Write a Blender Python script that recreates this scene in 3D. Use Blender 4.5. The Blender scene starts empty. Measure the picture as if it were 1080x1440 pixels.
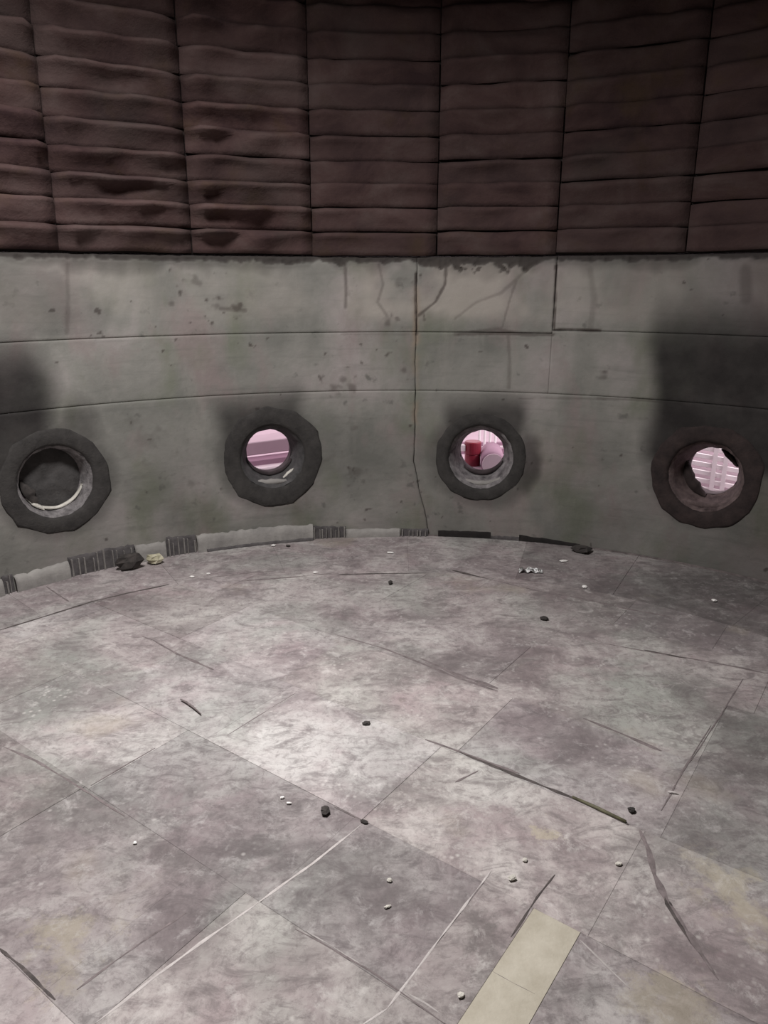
import bpy, math, random
import numpy as np
from mathutils import Vector, noise

random.seed(7)
rad = math.radians
S = bpy.context.scene
COL = S.collection

# ------------------------------------------------------------------ camera
EYE = 1.6
PITCH = 0.3024
FPX = 1040.0
cam_d = bpy.data.cameras.new('camera')
cam = bpy.data.objects.new('camera', cam_d)
COL.objects.link(cam)
cam_d.sensor_fit = 'VERTICAL'
cam_d.sensor_height = 36.0
cam_d.lens = 36.0 * FPX / 1440.0
cam_d.clip_start = 0.02
cam.location = (0, 0, EYE)
cam.rotation_euler = (math.pi / 2 - PITCH, 0, 0.0)
S.camera = cam

# ------------------------------------------------------------------ world, lamps, exposure
world = bpy.data.worlds.new('world')
S.world = world
world.use_nodes = True
bgn = world.node_tree.nodes['Background']
bgn.inputs['Color'].default_value = (1.0, 0.80, 0.88, 1)
bgn.inputs['Strength'].default_value = 1.25
S.view_settings.view_transform = 'Standard'
S.view_settings.look = 'None'
S.view_settings.gamma = 1.0
S.view_settings.exposure = 0.0
S.view_settings.use_curve_mapping = False

KX, KY = 0.1208, 1.6922          # axis of the round chamber
R = 2.9227                       # radius of its wall
LAMP = (-0.80, 2.0, 3.42)

def lamp(name, loc, size, power, color, spread=180):
    d = bpy.data.lights.new(name, 'AREA')
    d.shape = 'DISK'
    d.size = size
    d.energy = power
    d.color = color
    d.spread = rad(spread)
    o = bpy.data.objects.new(name, d)
    COL.objects.link(o)
    o.location = loc
    return o
hatch_light = lamp('hatch_light', LAMP, 0.75, 143, (1.0, 0.968, 0.962), 165)
hatch_light.rotation_euler = (0, 0, 0)
# unseen fill lamp added outside to brighten the rack beyond the rightmost port
rack_fill = lamp('rack_fill_lamp', (KX + 3.5 * math.sin(rad(36)), KY + 3.5 * math.cos(rad(36)), 1.9), 0.4, 40, (1.0, 0.92, 0.95))
rack_fill.rotation_euler = (rad(20), 0, 0)

# ------------------------------------------------------------------ helpers
def P(az, z, r=R):
    a = rad(az)
    return Vector((KX + r * math.sin(a), KY + r * math.cos(a), z))

CP, SP = math.cos(-PITCH), math.sin(-PITCH)
def ray(px, py):
    X = px - 540.0
    Y = 720.0 - py
    return X, FPX * CP - Y * SP, FPX * SP + Y * CP
def on_floor(px, py, z=0.0):
    X, F, U = ray(px, py)
    t = (z - EYE) / U
    return Vector((X * t, F * t, z))
def on_wall(px, py):
    X, F, U = ray(px, py)
    n = math.hypot(X, F)
    dx, dy = X / n, F / n
    b = dx * KX + dy * KY
    d = b + math.sqrt(R * R - KX * KX - KY * KY + b * b)
    return math.degrees(math.atan2(dx * d - KX, dy * d - KY)), EYE + U / n * d
def at_depth(px, py, dist):
    X, F, U = ray(px, py)
    t = dist / F
    return Vector((X * t, dist, EYE + U * t))

def mesh_ob(name, verts, faces, mat, parent=None, smooth=False, loc=None):
    me = bpy.data.meshes.new(name)
    me.from_pydata([tuple(v) for v in verts], [], faces)
    me.update()
    if mat:
        me.materials.append(mat)
    if smooth:
        me.polygons.foreach_set('use_smooth', [True] * len(me.polygons))
    o = bpy.data.objects.new(name, me)
    COL.objects.link(o)
    if parent:
        o.parent = parent
    if loc is not None:
        o.location = loc
    return o
def tag(o, label=None, cat=None, group=None, kind=None):
    if label: o['label'] = label
    if cat: o['category'] = cat
    if group: o['group'] = group
    if kind: o['kind'] = kind
    return o
def empty(name, loc, rz=0):
    o = bpy.data.objects.new(name, None)
    COL.objects.link(o)
    o.location = loc
    o.rotation_euler = (0, 0, rz)
    o.empty_display_size = 0.1
    return o

class MB:
    def __init__(self): self.v = []; self.f = []
    def add(self, vs, fs):
        n = len(self.v)
        self.v += [Vector(v) for v in vs]
        self.f += [tuple(i + n for i in f) for f in fs]
    def box(self, c, s, rz=0.0, bev=0.0, tilt=0.0):
        hx, hy, hz = s[0] / 2, s[1] / 2, s[2] / 2
        b = min(bev, hx * .9, hy * .9, hz * .9)
        cr, sr = math.cos(rz), math.sin(rz)
        def T(x, y, z):
            z = z + x * math.tan(tilt)
            return (c[0] + x * cr - y * sr, c[1] + x * sr + y * cr, c[2] + z)
        if b <= 0:
            vs = [T(x, y, z) for z in (-hz, hz) for x, y in ((-hx, -hy), (hx, -hy), (hx, hy), (-hx, hy))]
            self.add(vs, [(3, 2, 1, 0), (4, 5, 6, 7), (0, 1, 5, 4), (1, 2, 6, 5), (2, 3, 7, 6), (3, 0, 4, 7)])
        else:
            vs = []
            for z, i in ((-hz, b), (-hz + b, 0), (hz - b, 0), (hz, b)):
                for x, y in ((-hx + i, -hy + i), (hx - i, -hy + i), (hx - i, hy - i), (-hx + i, hy - i)):
                    vs.append(T(x, y, z))
            fs = [(3, 2, 1, 0), (12, 13, 14, 15)]
            for k in range(3):
                for j in range(4):
                    a, d = k * 4 + j, k * 4 + (j + 1) % 4
                    fs.append((a, d, d + 4, a + 4))
            self.add(vs, fs)
    def tube(self, pts, r, n=10, cap=True):
        rings = []
        for i, p in enumerate(pts):
            p = Vector(p)
            d = (Vector(pts[min(i + 1, len(pts) - 1)]) - Vector(pts[max(i - 1, 0)])).normalized()
            u = d.cross(Vector((0, 0, 1)))
            if u.length < 1e-3: u = Vector((1, 0, 0))
            u.normalize(); w = d.cross(u)
            rr = r[i] if isinstance(r, (list, tuple)) else r
            rings.append([p + (u * math.cos(2 * math.pi * k / n) + w * math.sin(2 * math.pi * k / n)) * rr for k in range(n)])
        vs = [v for g in rings for v in g]
        fs = []
        for i in range(len(rings) - 1):
            for k in range(n):
                a, b = i * n + k, i * n + (k + 1) % n
                fs.append((a, b, b + n, a + n))
        if cap:
            fs.append(tuple(reversed(range(n))))
            fs.append(tuple(range((len(rings) - 1) * n, len(rings) * n)))
        self.add(vs, fs)
    def build(self, name, mat, parent=None, smooth=False, loc=None):
        return mesh_ob(name, self.v, self.f, mat, parent, smooth, loc)

# ------------------------------------------------------------------ materials
def new_mat(name):
    m = bpy.data.materials.new(name)
    m.use_nodes = True
    nt = m.node_tree
    return m, nt, nt.nodes['Principled BSDF']
def nd(nt, t, **kw):
    n = nt.nodes.new(t)
    for k, v in kw.items():
        setattr(n, k, v)
    return n
def noise_n(nt, vec, scale, detail=4, rough=0.6, dist=0.0):
    n = nd(nt, 'ShaderNodeTexNoise')
    n.inputs['Scale'].default_value = scale
    n.inputs['Detail'].default_value = detail
    n.inputs['Roughness'].default_value = rough
    n.inputs['Distortion'].default_value = dist
    nt.links.new(vec, n.inputs['Vector'])
    return n.outputs['Fac']
def ramp(nt, fac, stops, interp='LINEAR'):
    r = nd(nt, 'ShaderNodeValToRGB')
    cr = r.color_ramp
    cr.interpolation = interp
    while len(cr.elements) < len(stops):
        cr.elements.new(0.5)
    for e, (p, c) in zip(cr.elements, stops):
        e.position = p
        e.color = (*c, 1) if len(c) == 3 else c
    nt.links.new(fac, r.inputs['Fac'])
    return r.outputs['Color']
def g(v): return (v, v, v)
def mix(nt, fac, a, b, mode='MIX'):
    m = nd(nt, 'ShaderNodeMix', data_type='RGBA', blend_type=mode)
    def put(sock, v):
        if hasattr(v, 'links'): nt.links.new(v, sock)
        elif isinstance(v, (int, float)): sock.default_value = v
        else: sock.default_value = (*v, 1)
    put(m.inputs[0], fac); put(m.inputs[6], a); put(m.inputs[7], b)
    return m.outputs[2]
def math_n(nt, op, a, b=None):
    m = nd(nt, 'ShaderNodeMath', operation=op)
    for i, v in enumerate((a, b)):
        if v is None: continue
        if hasattr(v, 'links'): nt.links.new(v, m.inputs[i])
        else: m.inputs[i].default_value = v
    return m.outputs[0]
def attr(nt, name):
    a = nd(nt, 'ShaderNodeAttribute'); a.attribute_name = name
    return a.outputs['Fac']
def pos(nt):
    return nd(nt, 'ShaderNodeNewGeometry').outputs['Position']
def bump(nt, bs, h, strength, dist=0.01):
    b = nd(nt, 'ShaderNodeBump')
    b.inputs['Strength'].default_value = strength
    b.inputs['Distance'].default_value = dist
    nt.links.new(h, b.inputs['Height'])
    nt.links.new(b.outputs['Normal'], bs.inputs['Normal'])
def stretched(nt, vec, sc):
    m = nd(nt, 'ShaderNodeMapping')
    m.inputs['Scale'].default_value = sc
    nt.links.new(vec, m.inputs['Vector'])
    return m.outputs['Vector']

def rough_mat(name, c0, c1, scale=9, bstr=.4, rough=.9, metallic=0):
    m, nt, bs = new_mat(name)
    p = pos(nt)
    n1 = noise_n(nt, p, scale, 6, .65)
    col = ramp(nt, n1, [(.3, c0), (.7, c1)])
    nt.links.new(col, bs.inputs['Base Color'])
    bs.inputs['Roughness'].default_value = rough
    bs.inputs['Metallic'].default_value = metallic
    bump(nt, bs, noise_n(nt, p, scale * 6, 5, .7), bstr, .006)
    return m

# lower wall: grey-green castable with mauve and olive patches, soot from the ports
WALL, nt, bs = new_mat('castable_wall')
p = pos(nt)
ps = stretched(nt, p, (1, 1, .55))
base = ramp(nt, noise_n(nt, p, 1.6, 6, .6, .4), [(.34, (.170, .170, .152)), (.5, (.240, .234, .212)), (.66, (.325, .295, .282))])
pink = ramp(nt, noise_n(nt, ps, 3.1, 5, .6, .3), [(.50, g(0)), (.66, g(.75))])
base = mix(nt, pink, base, (.245, .198, .190))
olive = ramp(nt, noise_n(nt, stretched(nt, p, (1.3, 1.3, .8)), 2.3, 4, .55), [(.53, g(0)), (.68, g(.6))])
base = mix(nt, olive, base, (.15, .165, .115))
light = ramp(nt, noise_n(nt, stretched(nt, p, (1, 1, .3)), 7.0, 6, .65), [(.55, g(0)), (.8, g(.5))])
base = mix(nt, light, base, (.32, .30, .27))
spots = ramp(nt, noise_n(nt, p, 11.0, 3, .55), [(.66, g(0)), (.74, g(.55))])
base = mix(nt, spots, base, (.09, .088, .08))
hs = ramp(nt, noise_n(nt, stretched(nt, p, (.8, .8, 9)), 3.0, 5, .6), [(.55, g(0)), (.75, g(.35))])
base = mix(nt, hs, base, (.12, .12, .108))
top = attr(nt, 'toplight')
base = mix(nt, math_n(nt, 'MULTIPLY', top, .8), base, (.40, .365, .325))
rust = attr(nt, 'rust')
base = mix(nt, rust, base, (.26, .205, .155))
cr = attr(nt, 'crack')
base = mix(nt, cr, base, (.050, .036, .031))
soot_shade = attr(nt, 'soot_shade')
sn = math_n(nt, 'MULTIPLY', soot_shade, ramp(nt, noise_n(nt, p, 5, 5, .6), [(.25, g(.86)), (.65, g(1.0))]))
base = mix(nt, sn, base, (.016, .0135, .013))
nt.links.new(base, bs.inputs['Base Color'])
bs.inputs['Roughness'].default_value = .93
bump(nt, bs, noise_n(nt, p, 26, 7, .7), .35, .01)

# upper wall bricks, sooty brown
BRICK, nt, bs = new_mat('sooty_brick')
p = pos(nt)
oi = nd(nt, 'ShaderNodeObjectInfo')
b0 = ramp(nt, noise_n(nt, stretched(nt, p, (1, 1, 1.5)), 2.4, 6, .65, .5), [(.32, (.040, .022, .023)), (.5, (.076, .045, .042)), (.66, (.104, .072, .067))])
b0 = mix(nt, ramp(nt, noise_n(nt, p, 4.1, 4, .6), [(.55, g(0)), (.75, g(.6))]), b0, (.072, .045, .022))
b0 = mix(nt, ramp(nt, noise_n(nt, p, 1.3, 3, .6), [(.55, g(0)), (.7, g(.5))]), b0, (.068, .062, .055))
b0 = mix(nt, ramp(nt, oi.outputs['Random'], [(0, g(.0)), (1, g(.35))]), b0, (.08, .058, .056))
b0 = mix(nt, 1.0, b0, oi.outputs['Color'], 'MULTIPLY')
nt.links.new(b0, bs.inputs['Base Color'])
bs.inputs['Roughness'].default_value = .95
bs.inputs['Specular IOR Level'].default_value = .2
bump(nt, bs, noise_n(nt, p, 30, 6, .7), .5, .01)

DARK = rough_mat('dark_joint', (.006, .005, .005), (.02, .016, .015), 12)
CHAR = rough_mat('charcoal_collar', (.022, .020, .019), (.052, .048, .045), 14, .7)
CHARR = rough_mat('brown_charcoal_collar', (.014, .009, .009), (.045, .030, .028), 12, .7)
GREYR = rough_mat('grey_port_lining', (.055, .05, .052), (.32, .30, .30), 19, 1.0)
BROWNR = rough_mat('brown_port_lining', (.045, .03, .03), (.19, .14, .135), 16, .8)
SLEEVE = rough_mat('dark_sleeve', (.02, .014, .015), (.06, .045, .048), 14, .5)
DIMR = rough_mat('dim_port_lining', (.03, .03, .03), (.11, .105, .105), 12, .8)
PLUGM = rough_mat('dark_plug', (.035, .033, .032), (.085, .08, .078), 9, .9)
MORTAR = rough_mat('pale_mortar', (.45, .43, .38), (.78, .75, .68), 20, .7)
PLASTER = rough_mat('grey_plaster', (.20, .19, .18), (.34, .325, .305), 7, .6)
COMB = rough_mat('dark_comb', (.05, .045, .046), (.12, .11, .11), 18, .5)
RIBM = rough_mat('pale_rib', (.13, .12, .115), (.26, .245, .23), 20, .5)
WHITE = rough_mat('white_chip', (.75, .73, .70), (.95, .93, .90), 30, .2, .5)
BLACKC = rough_mat('dark_chip', (.02, .018, .017), (.07, .06, .055), 30, .5)
YELL = rough_mat('yellowish_lump', (.35, .33, .20), (.62, .58, .45), 25, .7)
FOIL = rough_mat('foil', (.5, .5, .5), (.8, .8, .8), 30, .8, .3, 1.0)
CEIL = rough_mat('sooty_ceiling', (.012, .009, .009), (.035, .026, .025), 3, .6)
BACK = rough_mat('backing_wall', (.012, .008, .0075), (.025, .018, .016), 3, .5)

# floor tiles
BLOBS = [  # mottled floor patches: (pixel x, y, half width, half height on the photo, amount); + paler, - darker
    (600, 940, 120, 26, -.55), (540, 925, 60, 16, -.4), (372, 1140, 62, 34, -.45), (500, 1235, 95, 75, -.5), (560, 1275, 70, 50, -.3), (975, 962, 48, 26, -.5),
    (60, 975, 95, 55, -.4), (110, 1130, 110, 60, -.55), (310, 1205, 100, 34, -.5), (930, 860, 170, 50, -.65), (1010, 830, 130, 36, -.75), (1060, 900, 60, 40, -.5), (1050, 1040, 60, 90, -.5),
    (820, 1050, 60, 55, -.4), (560, 1120, 80, 18, -.4), (960, 1180, 90, 50, -.45), (690, 1370, 45, 60, -.6), (860, 1270, 60, 36, -.5), (640, 1010, 60, 22, -.25),
    (270, 925, 50, 18, -.4), (590, 870, 50, 10, -.35), (260, 1330, 90, 50, -.25), (820, 1400, 70, 40, -.4), (760, 900, 60, 16, -.25), (40, 1200, 60, 50, -.35),
    (450, 1055, 135, 55, .75), (230, 1055, 100, 50, .4), (700, 1105, 110, 34, .6), (290, 865, 120, 30, .35), (330, 975, 110, 36, .35), (560, 1060, 90, 25, .5),
    (640, 1050, 70, 20, .4), (500, 890, 80, 16, .25), (860, 1110, 60, 20, .3), (180, 1110, 60, 20, .4), (690, 1210, 40, 60, .25), (600, 1170, 90, 24, .25), (480, 1200, 20, 60, .2)]
def blob_m(x, y, hx, hy):
    c = on_floor(x, y); a = on_floor(x + hx, y); b = on_floor(x, y - hy); d = on_floor(x, y + hy)
    return c.x, c.y, abs(a.x - c.x), abs(b.y - d.y) / 2
def floor_mat(name):
    m, nt, bs = new_mat(name)
    q = pos(nt)
    d = lambda c: c
    b = ramp(nt, noise_n(nt, q, 2.6, 9, .70, .6), [(.32, (.20, .165, .168)), (.44, (.315, .270, .270)), (.53, (.42, .375, .368)), (.66, (.56, .525, .505))])
    gr = ramp(nt, noise_n(nt, q, 1.25, 5, .6, .6), [(.48, g(0)), (.66, g(.65))])
    b = mix(nt, gr, b, (.345, .372, .335))
    pk = ramp(nt, noise_n(nt, stretched(nt, q, (1, 1.4, 1)), 2.2, 5, .6, .6), [(.55, g(0)), (.70, g(.5))])
    b = mix(nt, pk, b, (.375, .280, .295))
    # patches
    nz = nd(nt, 'ShaderNodeTexNoise'); nz.inputs['Scale'].default_value = 3.5; nz.inputs['Detail'].default_value = 8; nz.inputs['Roughness'].default_value = .75
    nt.links.new(q, nz.inputs['Vector'])
    off = nd(nt, 'ShaderNodeVectorMath', operation='MULTIPLY_ADD')
    nt.links.new(nz.outputs['Color'], off.inputs[0]); off.inputs[1].default_value = (.7, .7, 0)
    ad = nd(nt, 'ShaderNodeVectorMath', operation='ADD'); nt.links.new(q, ad.inputs[0])
    off.inputs[2].default_value = (-.35, -.35, 0); nt.links.new(off.outputs[0], ad.inputs[1])
    acc = {1: None, -1: None}
    for x, y, hx, hy, amt in BLOBS:
        cx, cy, rx, ry = blob_m(x, y, hx, hy)
        sb = nd(nt, 'ShaderNodeVectorMath', operation='MULTIPLY_ADD')
        nt.links.new(ad.outputs[0], sb.inputs[0])
        sb.inputs[1].default_value = (1 / rx, 1 / ry, 0); sb.inputs[2].default_value = (-cx / rx, -cy / ry, 0)
        ln = nd(nt, 'ShaderNodeVectorMath', operation='LENGTH'); nt.links.new(sb.outputs[0], ln.inputs[0])
        mr = nd(nt, 'ShaderNodeMapRange', interpolation_type='SMOOTHSTEP')
        mr.inputs['From Min'].default_value = 1.35; mr.inputs['From Max'].default_value = .35
        mr.inputs['To Min'].default_value = 0; mr.inputs['To Max'].default_value = abs(amt)
        nt.links.new(ln.outputs['Value'], mr.inputs['Value'])
        k = 1 if amt > 0 else -1
        acc[k] = mr.outputs[0] if acc[k] is None else math_n(nt, 'MAXIMUM', acc[k], mr.outputs[0])
    b = mix(nt, math_n(nt, 'MULTIPLY', acc[1], ramp(nt, noise_n(nt, q, 7, 9, .75), [(.36, g(.45)), (.55, g(1))])), b, (.57, .56, .535))
    fine = ramp(nt, noise_n(nt, q, 13, 8, .75, .3), [(.38, g(1.3)), (.62, g(.55))])
    b = mix(nt, math_n(nt, 'MULTIPLY', acc[-1], fine), b, (.135, .122, .118))
    # scuffs and scratches in fine grain
    sc = ramp(nt, noise_n(nt, stretched(nt, q, (5, 9, 5)), 1.4, 9, .75, 1.0), [(.49, g(0)), (.62, g(.62))])
    b = mix(nt, sc, b, (.155, .135, .135))
    sc2 = ramp(nt, noise_n(nt, q, 30, 8, .8, .4), [(.49, g(0)), (.62, g(.5))])
    b = mix(nt, sc2, b, (.17, .145, .145))
    tn = ramp(nt, noise_n(nt, q, 1.5, 4, .6), [(.60, g(0)), (.70, g(.4))])
    b = mix(nt, tn, b, (.40, .35, .27))
    for x, y, hx, hy in ((1020, 1260, 45, 60), (90, 1330, 50, 50), (762, 1165, 26, 12), (950, 1400, 70, 40)):
        cx, cy, rx, ry = blob_m(x, y, hx, hy)
        sb = nd(nt, 'ShaderNodeVectorMath', operation='MULTIPLY_ADD')
        nt.links.new(ad.outputs[0], sb.inputs[0])
        sb.inputs[1].default_value = (1 / rx, 1 / ry, 0); sb.inputs[2].default_value = (-cx / rx, -cy / ry, 0)
        ln = nd(nt, 'ShaderNodeVectorMath', operation='LENGTH'); nt.links.new(sb.outputs[0], ln.inputs[0])
        mr = nd(nt, 'ShaderNodeMapRange'); mr.inputs['From Min'].default_value = 1.2; mr.inputs['From Max'].default_value = .5
        mr.inputs['To Max'].default_value = .55
        nt.links.new(ln.outputs['Value'], mr.inputs['Value'])
        b = mix(nt, mr.outputs[0], b, (.46, .41, .31))
    du = ramp(nt, noise_n(nt, stretched(nt, q, (6, 6, 6)), 1.7, 9, .78, .4), [(.54, g(0)), (.70, g(.6))])
    b = mix(nt, du, b, (.66, .63, .61))
    vo = nd(nt, 'ShaderNodeTexVoronoi'); vo.inputs['Scale'].default_value = 34
    nt.links.new(q, vo.inputs['Vector'])
    cr = ramp(nt, vo.outputs['Distance'], [(.08, g(1)), (.30, g(0))])
    gate = ramp(nt, noise_n(nt, q, 3.2, 5, .7), [(.50, g(0)), (.62, g(.55))])
    b = mix(nt, math_n(nt, 'MULTIPLY', cr, gate), b, (.64, .61, .58))
    oi = nd(nt, 'ShaderNodeObjectInfo')
    b = mix(nt, 1.0, b, oi.outputs['Color'], 'MULTIPLY')
    nt.links.new(b, bs.inputs['Base Color'])
    bs.inputs['Roughness'].default_value = .92
    bs.inputs['Specular IOR Level'].default_value = .25
    bump(nt, bs, noise_n(nt, q, 24, 9, .78), .45, .012)
    return m
FLOORM = floor_mat('worn_floor_plate')
TAN = rough_mat('tan_floor_strip', (.40, .36, .27), (.56, .52, .42), 8, .4)
JOINT = rough_mat('floor_joint_dust', (.10, .085, .083), (.24, .205, .20), 20, .4)
GROUT = rough_mat('pale_grout', (.42, .385, .37), (.62, .58, .56), 30, .4)

# ------------------------------------------------------------------ the wall, lower part
PORTS = [(-40.88, .556), (-16.2, .556), (9.69, .536), (35.67, .54)]

def arc_sheet(name, az0, az1, z0, z1, r, mat, step=3.0, parent=None, nz=1):
    n = max(1, int((az1 - az0) / step)); vs = []; fs = []
    for i in range(n + 1):
        for k in range(nz + 1):
            vs.append(P(az0 + (az1 - az0) * i / n, z0 + (z1 - z0) * k / nz, r))
    for i in range(n):
        for k in range(nz):
            a = i * (nz + 1) + k
            fs.append((a, a + nz + 1, a + nz + 2, a + 1))
    return mesh_ob(name, vs, fs, mat, parent)

def backing(name, az0, az1, z0, z1, mat, holes=()):
    """thick shell behind the facing, with openings for the ports"""
    na = int((az1 - az0) / 1.0); nz = max(1, int((z1 - z0) / .05))
    vs = []; fs = []; idx = {}
    def V(i, k, s):
        key = (i, k, s)
        if key not in idx:
            idx[key] = len(vs)
            vs.append(P(az0 + (az1 - az0) * i / na, z0 + (z1 - z0) * k / nz, R + (.035 if s == 0 else .20)))
        return idx[key]
    keep = {}
    for i in range(na):
        for k in range(nz):
            a = az0 + (az1 - az0) * (i + .5) / na; z = z0 + (z1 - z0) * (k + .5) / nz
            keep[i, k] = all(math.hypot(rad(a - pa) * R, z - pz) > .235 for pa, pz in holes)
    for (i, k), ok in keep.items():
        if not ok: continue
        fs.append((V(i, k, 0), V(i + 1, k, 0), V(i + 1, k + 1, 0), V(i, k + 1, 0)))
        fs.append((V(i, k, 1), V(i, k + 1, 1), V(i + 1, k + 1, 1), V(i + 1, k, 1)))
        for di, dk, e in ((-1, 0, ((i, k), (i, k + 1))), (1, 0, ((i + 1, k + 1), (i + 1, k))), (0, -1, ((i + 1, k), (i, k))), (0, 1, ((i, k + 1), (i + 1, k + 1)))):
            if not keep.get((i + di, k + dk), False):
                (a, b), (c, d) = e
                fs.append((V(a, b, 0), V(c, d, 0), V(c, d, 1), V(a, b, 1)))
    return mesh_ob(name, vs, fs, mat)

wall_back = tag(backing('wall_back', -90, 90, 0, 1.74, BACK, PORTS), kind='structure')
wall_back['label'] = 'grey sooty curved lower wall'
wall_front = tag(backing('wall_front', 90, 270, 0, 1.74, BACK), kind='structure')
wall_upper = tag(backing('wall_upper', -180, 180, 1.745, 3.6, BACK), kind='structure')
wall_upper['label'] = 'dark brown upper wall of long sooty bricks'

def seg_dist(pu, pv, pts):
    d = np.full(pu.shape, 9.0)
    for (a, b), (c, e) in zip(pts[:-1], pts[1:]):
        ux, uy = c - a, e - b
        L = ux * ux + uy * uy + 1e-12
        t = np.clip(((pu - a) * ux + (pv - b) * uy) / L, 0, 1)
        d = np.minimum(d, np.hypot(pu - a - t * ux, pv - b - t * uy))
    return d
def wpx(pts):
    out = []
    for x, y in pts:
        a, z = on_wall(x, y); out.append((rad(a) * R, z))
    return out
CRACKS = [  # (pixel polyline, half width m, strength)
    ([(585, 385), (584, 420), (586, 470)], .005, .8),
    ([(628, 366), (626, 400), (612, 425), (588, 444)], .006, .7),
    ([(485, 368), (487, 405), (486, 432)], .007, .55),
    ([(533, 372), (539, 400), (531, 425), (545, 445)], .006, .35),
    ([(782, 374), (781, 420), (779, 464)], .005, .85),
    ([(726, 395), (716, 425), (706, 462)], .004, .35),
    ([(715, 472), (717, 510), (716, 545)], .007, .35),
    ([(640, 448), (670, 425), (705, 412), (740, 380)], .006, .3),
    ([(95, 372), (96, 420), (94, 468)], .008, .3),
    ([(830, 380), (836, 420), (830, 462)], .012, .25),
    ([(310, 434), (345, 437)], .008, .5),
    ([(470, 640), (430, 662)], .01, .2), ([(640, 470), (700, 463), (740, 472), (779, 470)], .007, .45),
    ([(781, 464), (800, 463), (845, 465)], .005, .8), ([(645, 470), (700, 469), (778, 471)], .006, .7), ([(480, 470), (585, 470)], .004, .3), ([(730, 560), (840, 560)], .004, .3),
    ([(840, 560), (905, 562), (960, 568)], .005, .5),
    ([(1048, 380), (1050, 420)], .02, .4), ([(1050, 560), (1052, 620)], .015, .3),
]
CR = [(wpx(pts), w, s) for pts, w, s in CRACKS]
SPOT = [(on_wall(x, y), r, s) for x, y, r, s in ((330, 433, .028, .7), (483, 532, .03, .5), (470, 545, .035, .5), (494, 545, .03, .5), (500, 600, .03, .35), (505, 665, .03, .35),
        (270, 680, .035, .3), (275, 395, .03, .4), (240, 428, .02, .5), (305, 430, .02, .4), (850, 530, .02, .5), (545, 455, .03, .5), (568, 520, .03, .5), (200, 620, .09, .18), (560, 400, .03, .3))]

def sm(x, a, b):
    t = np.clip((x - a) / (b - a), 0, 1)
    return t * t * (3 - 2 * t)

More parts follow.
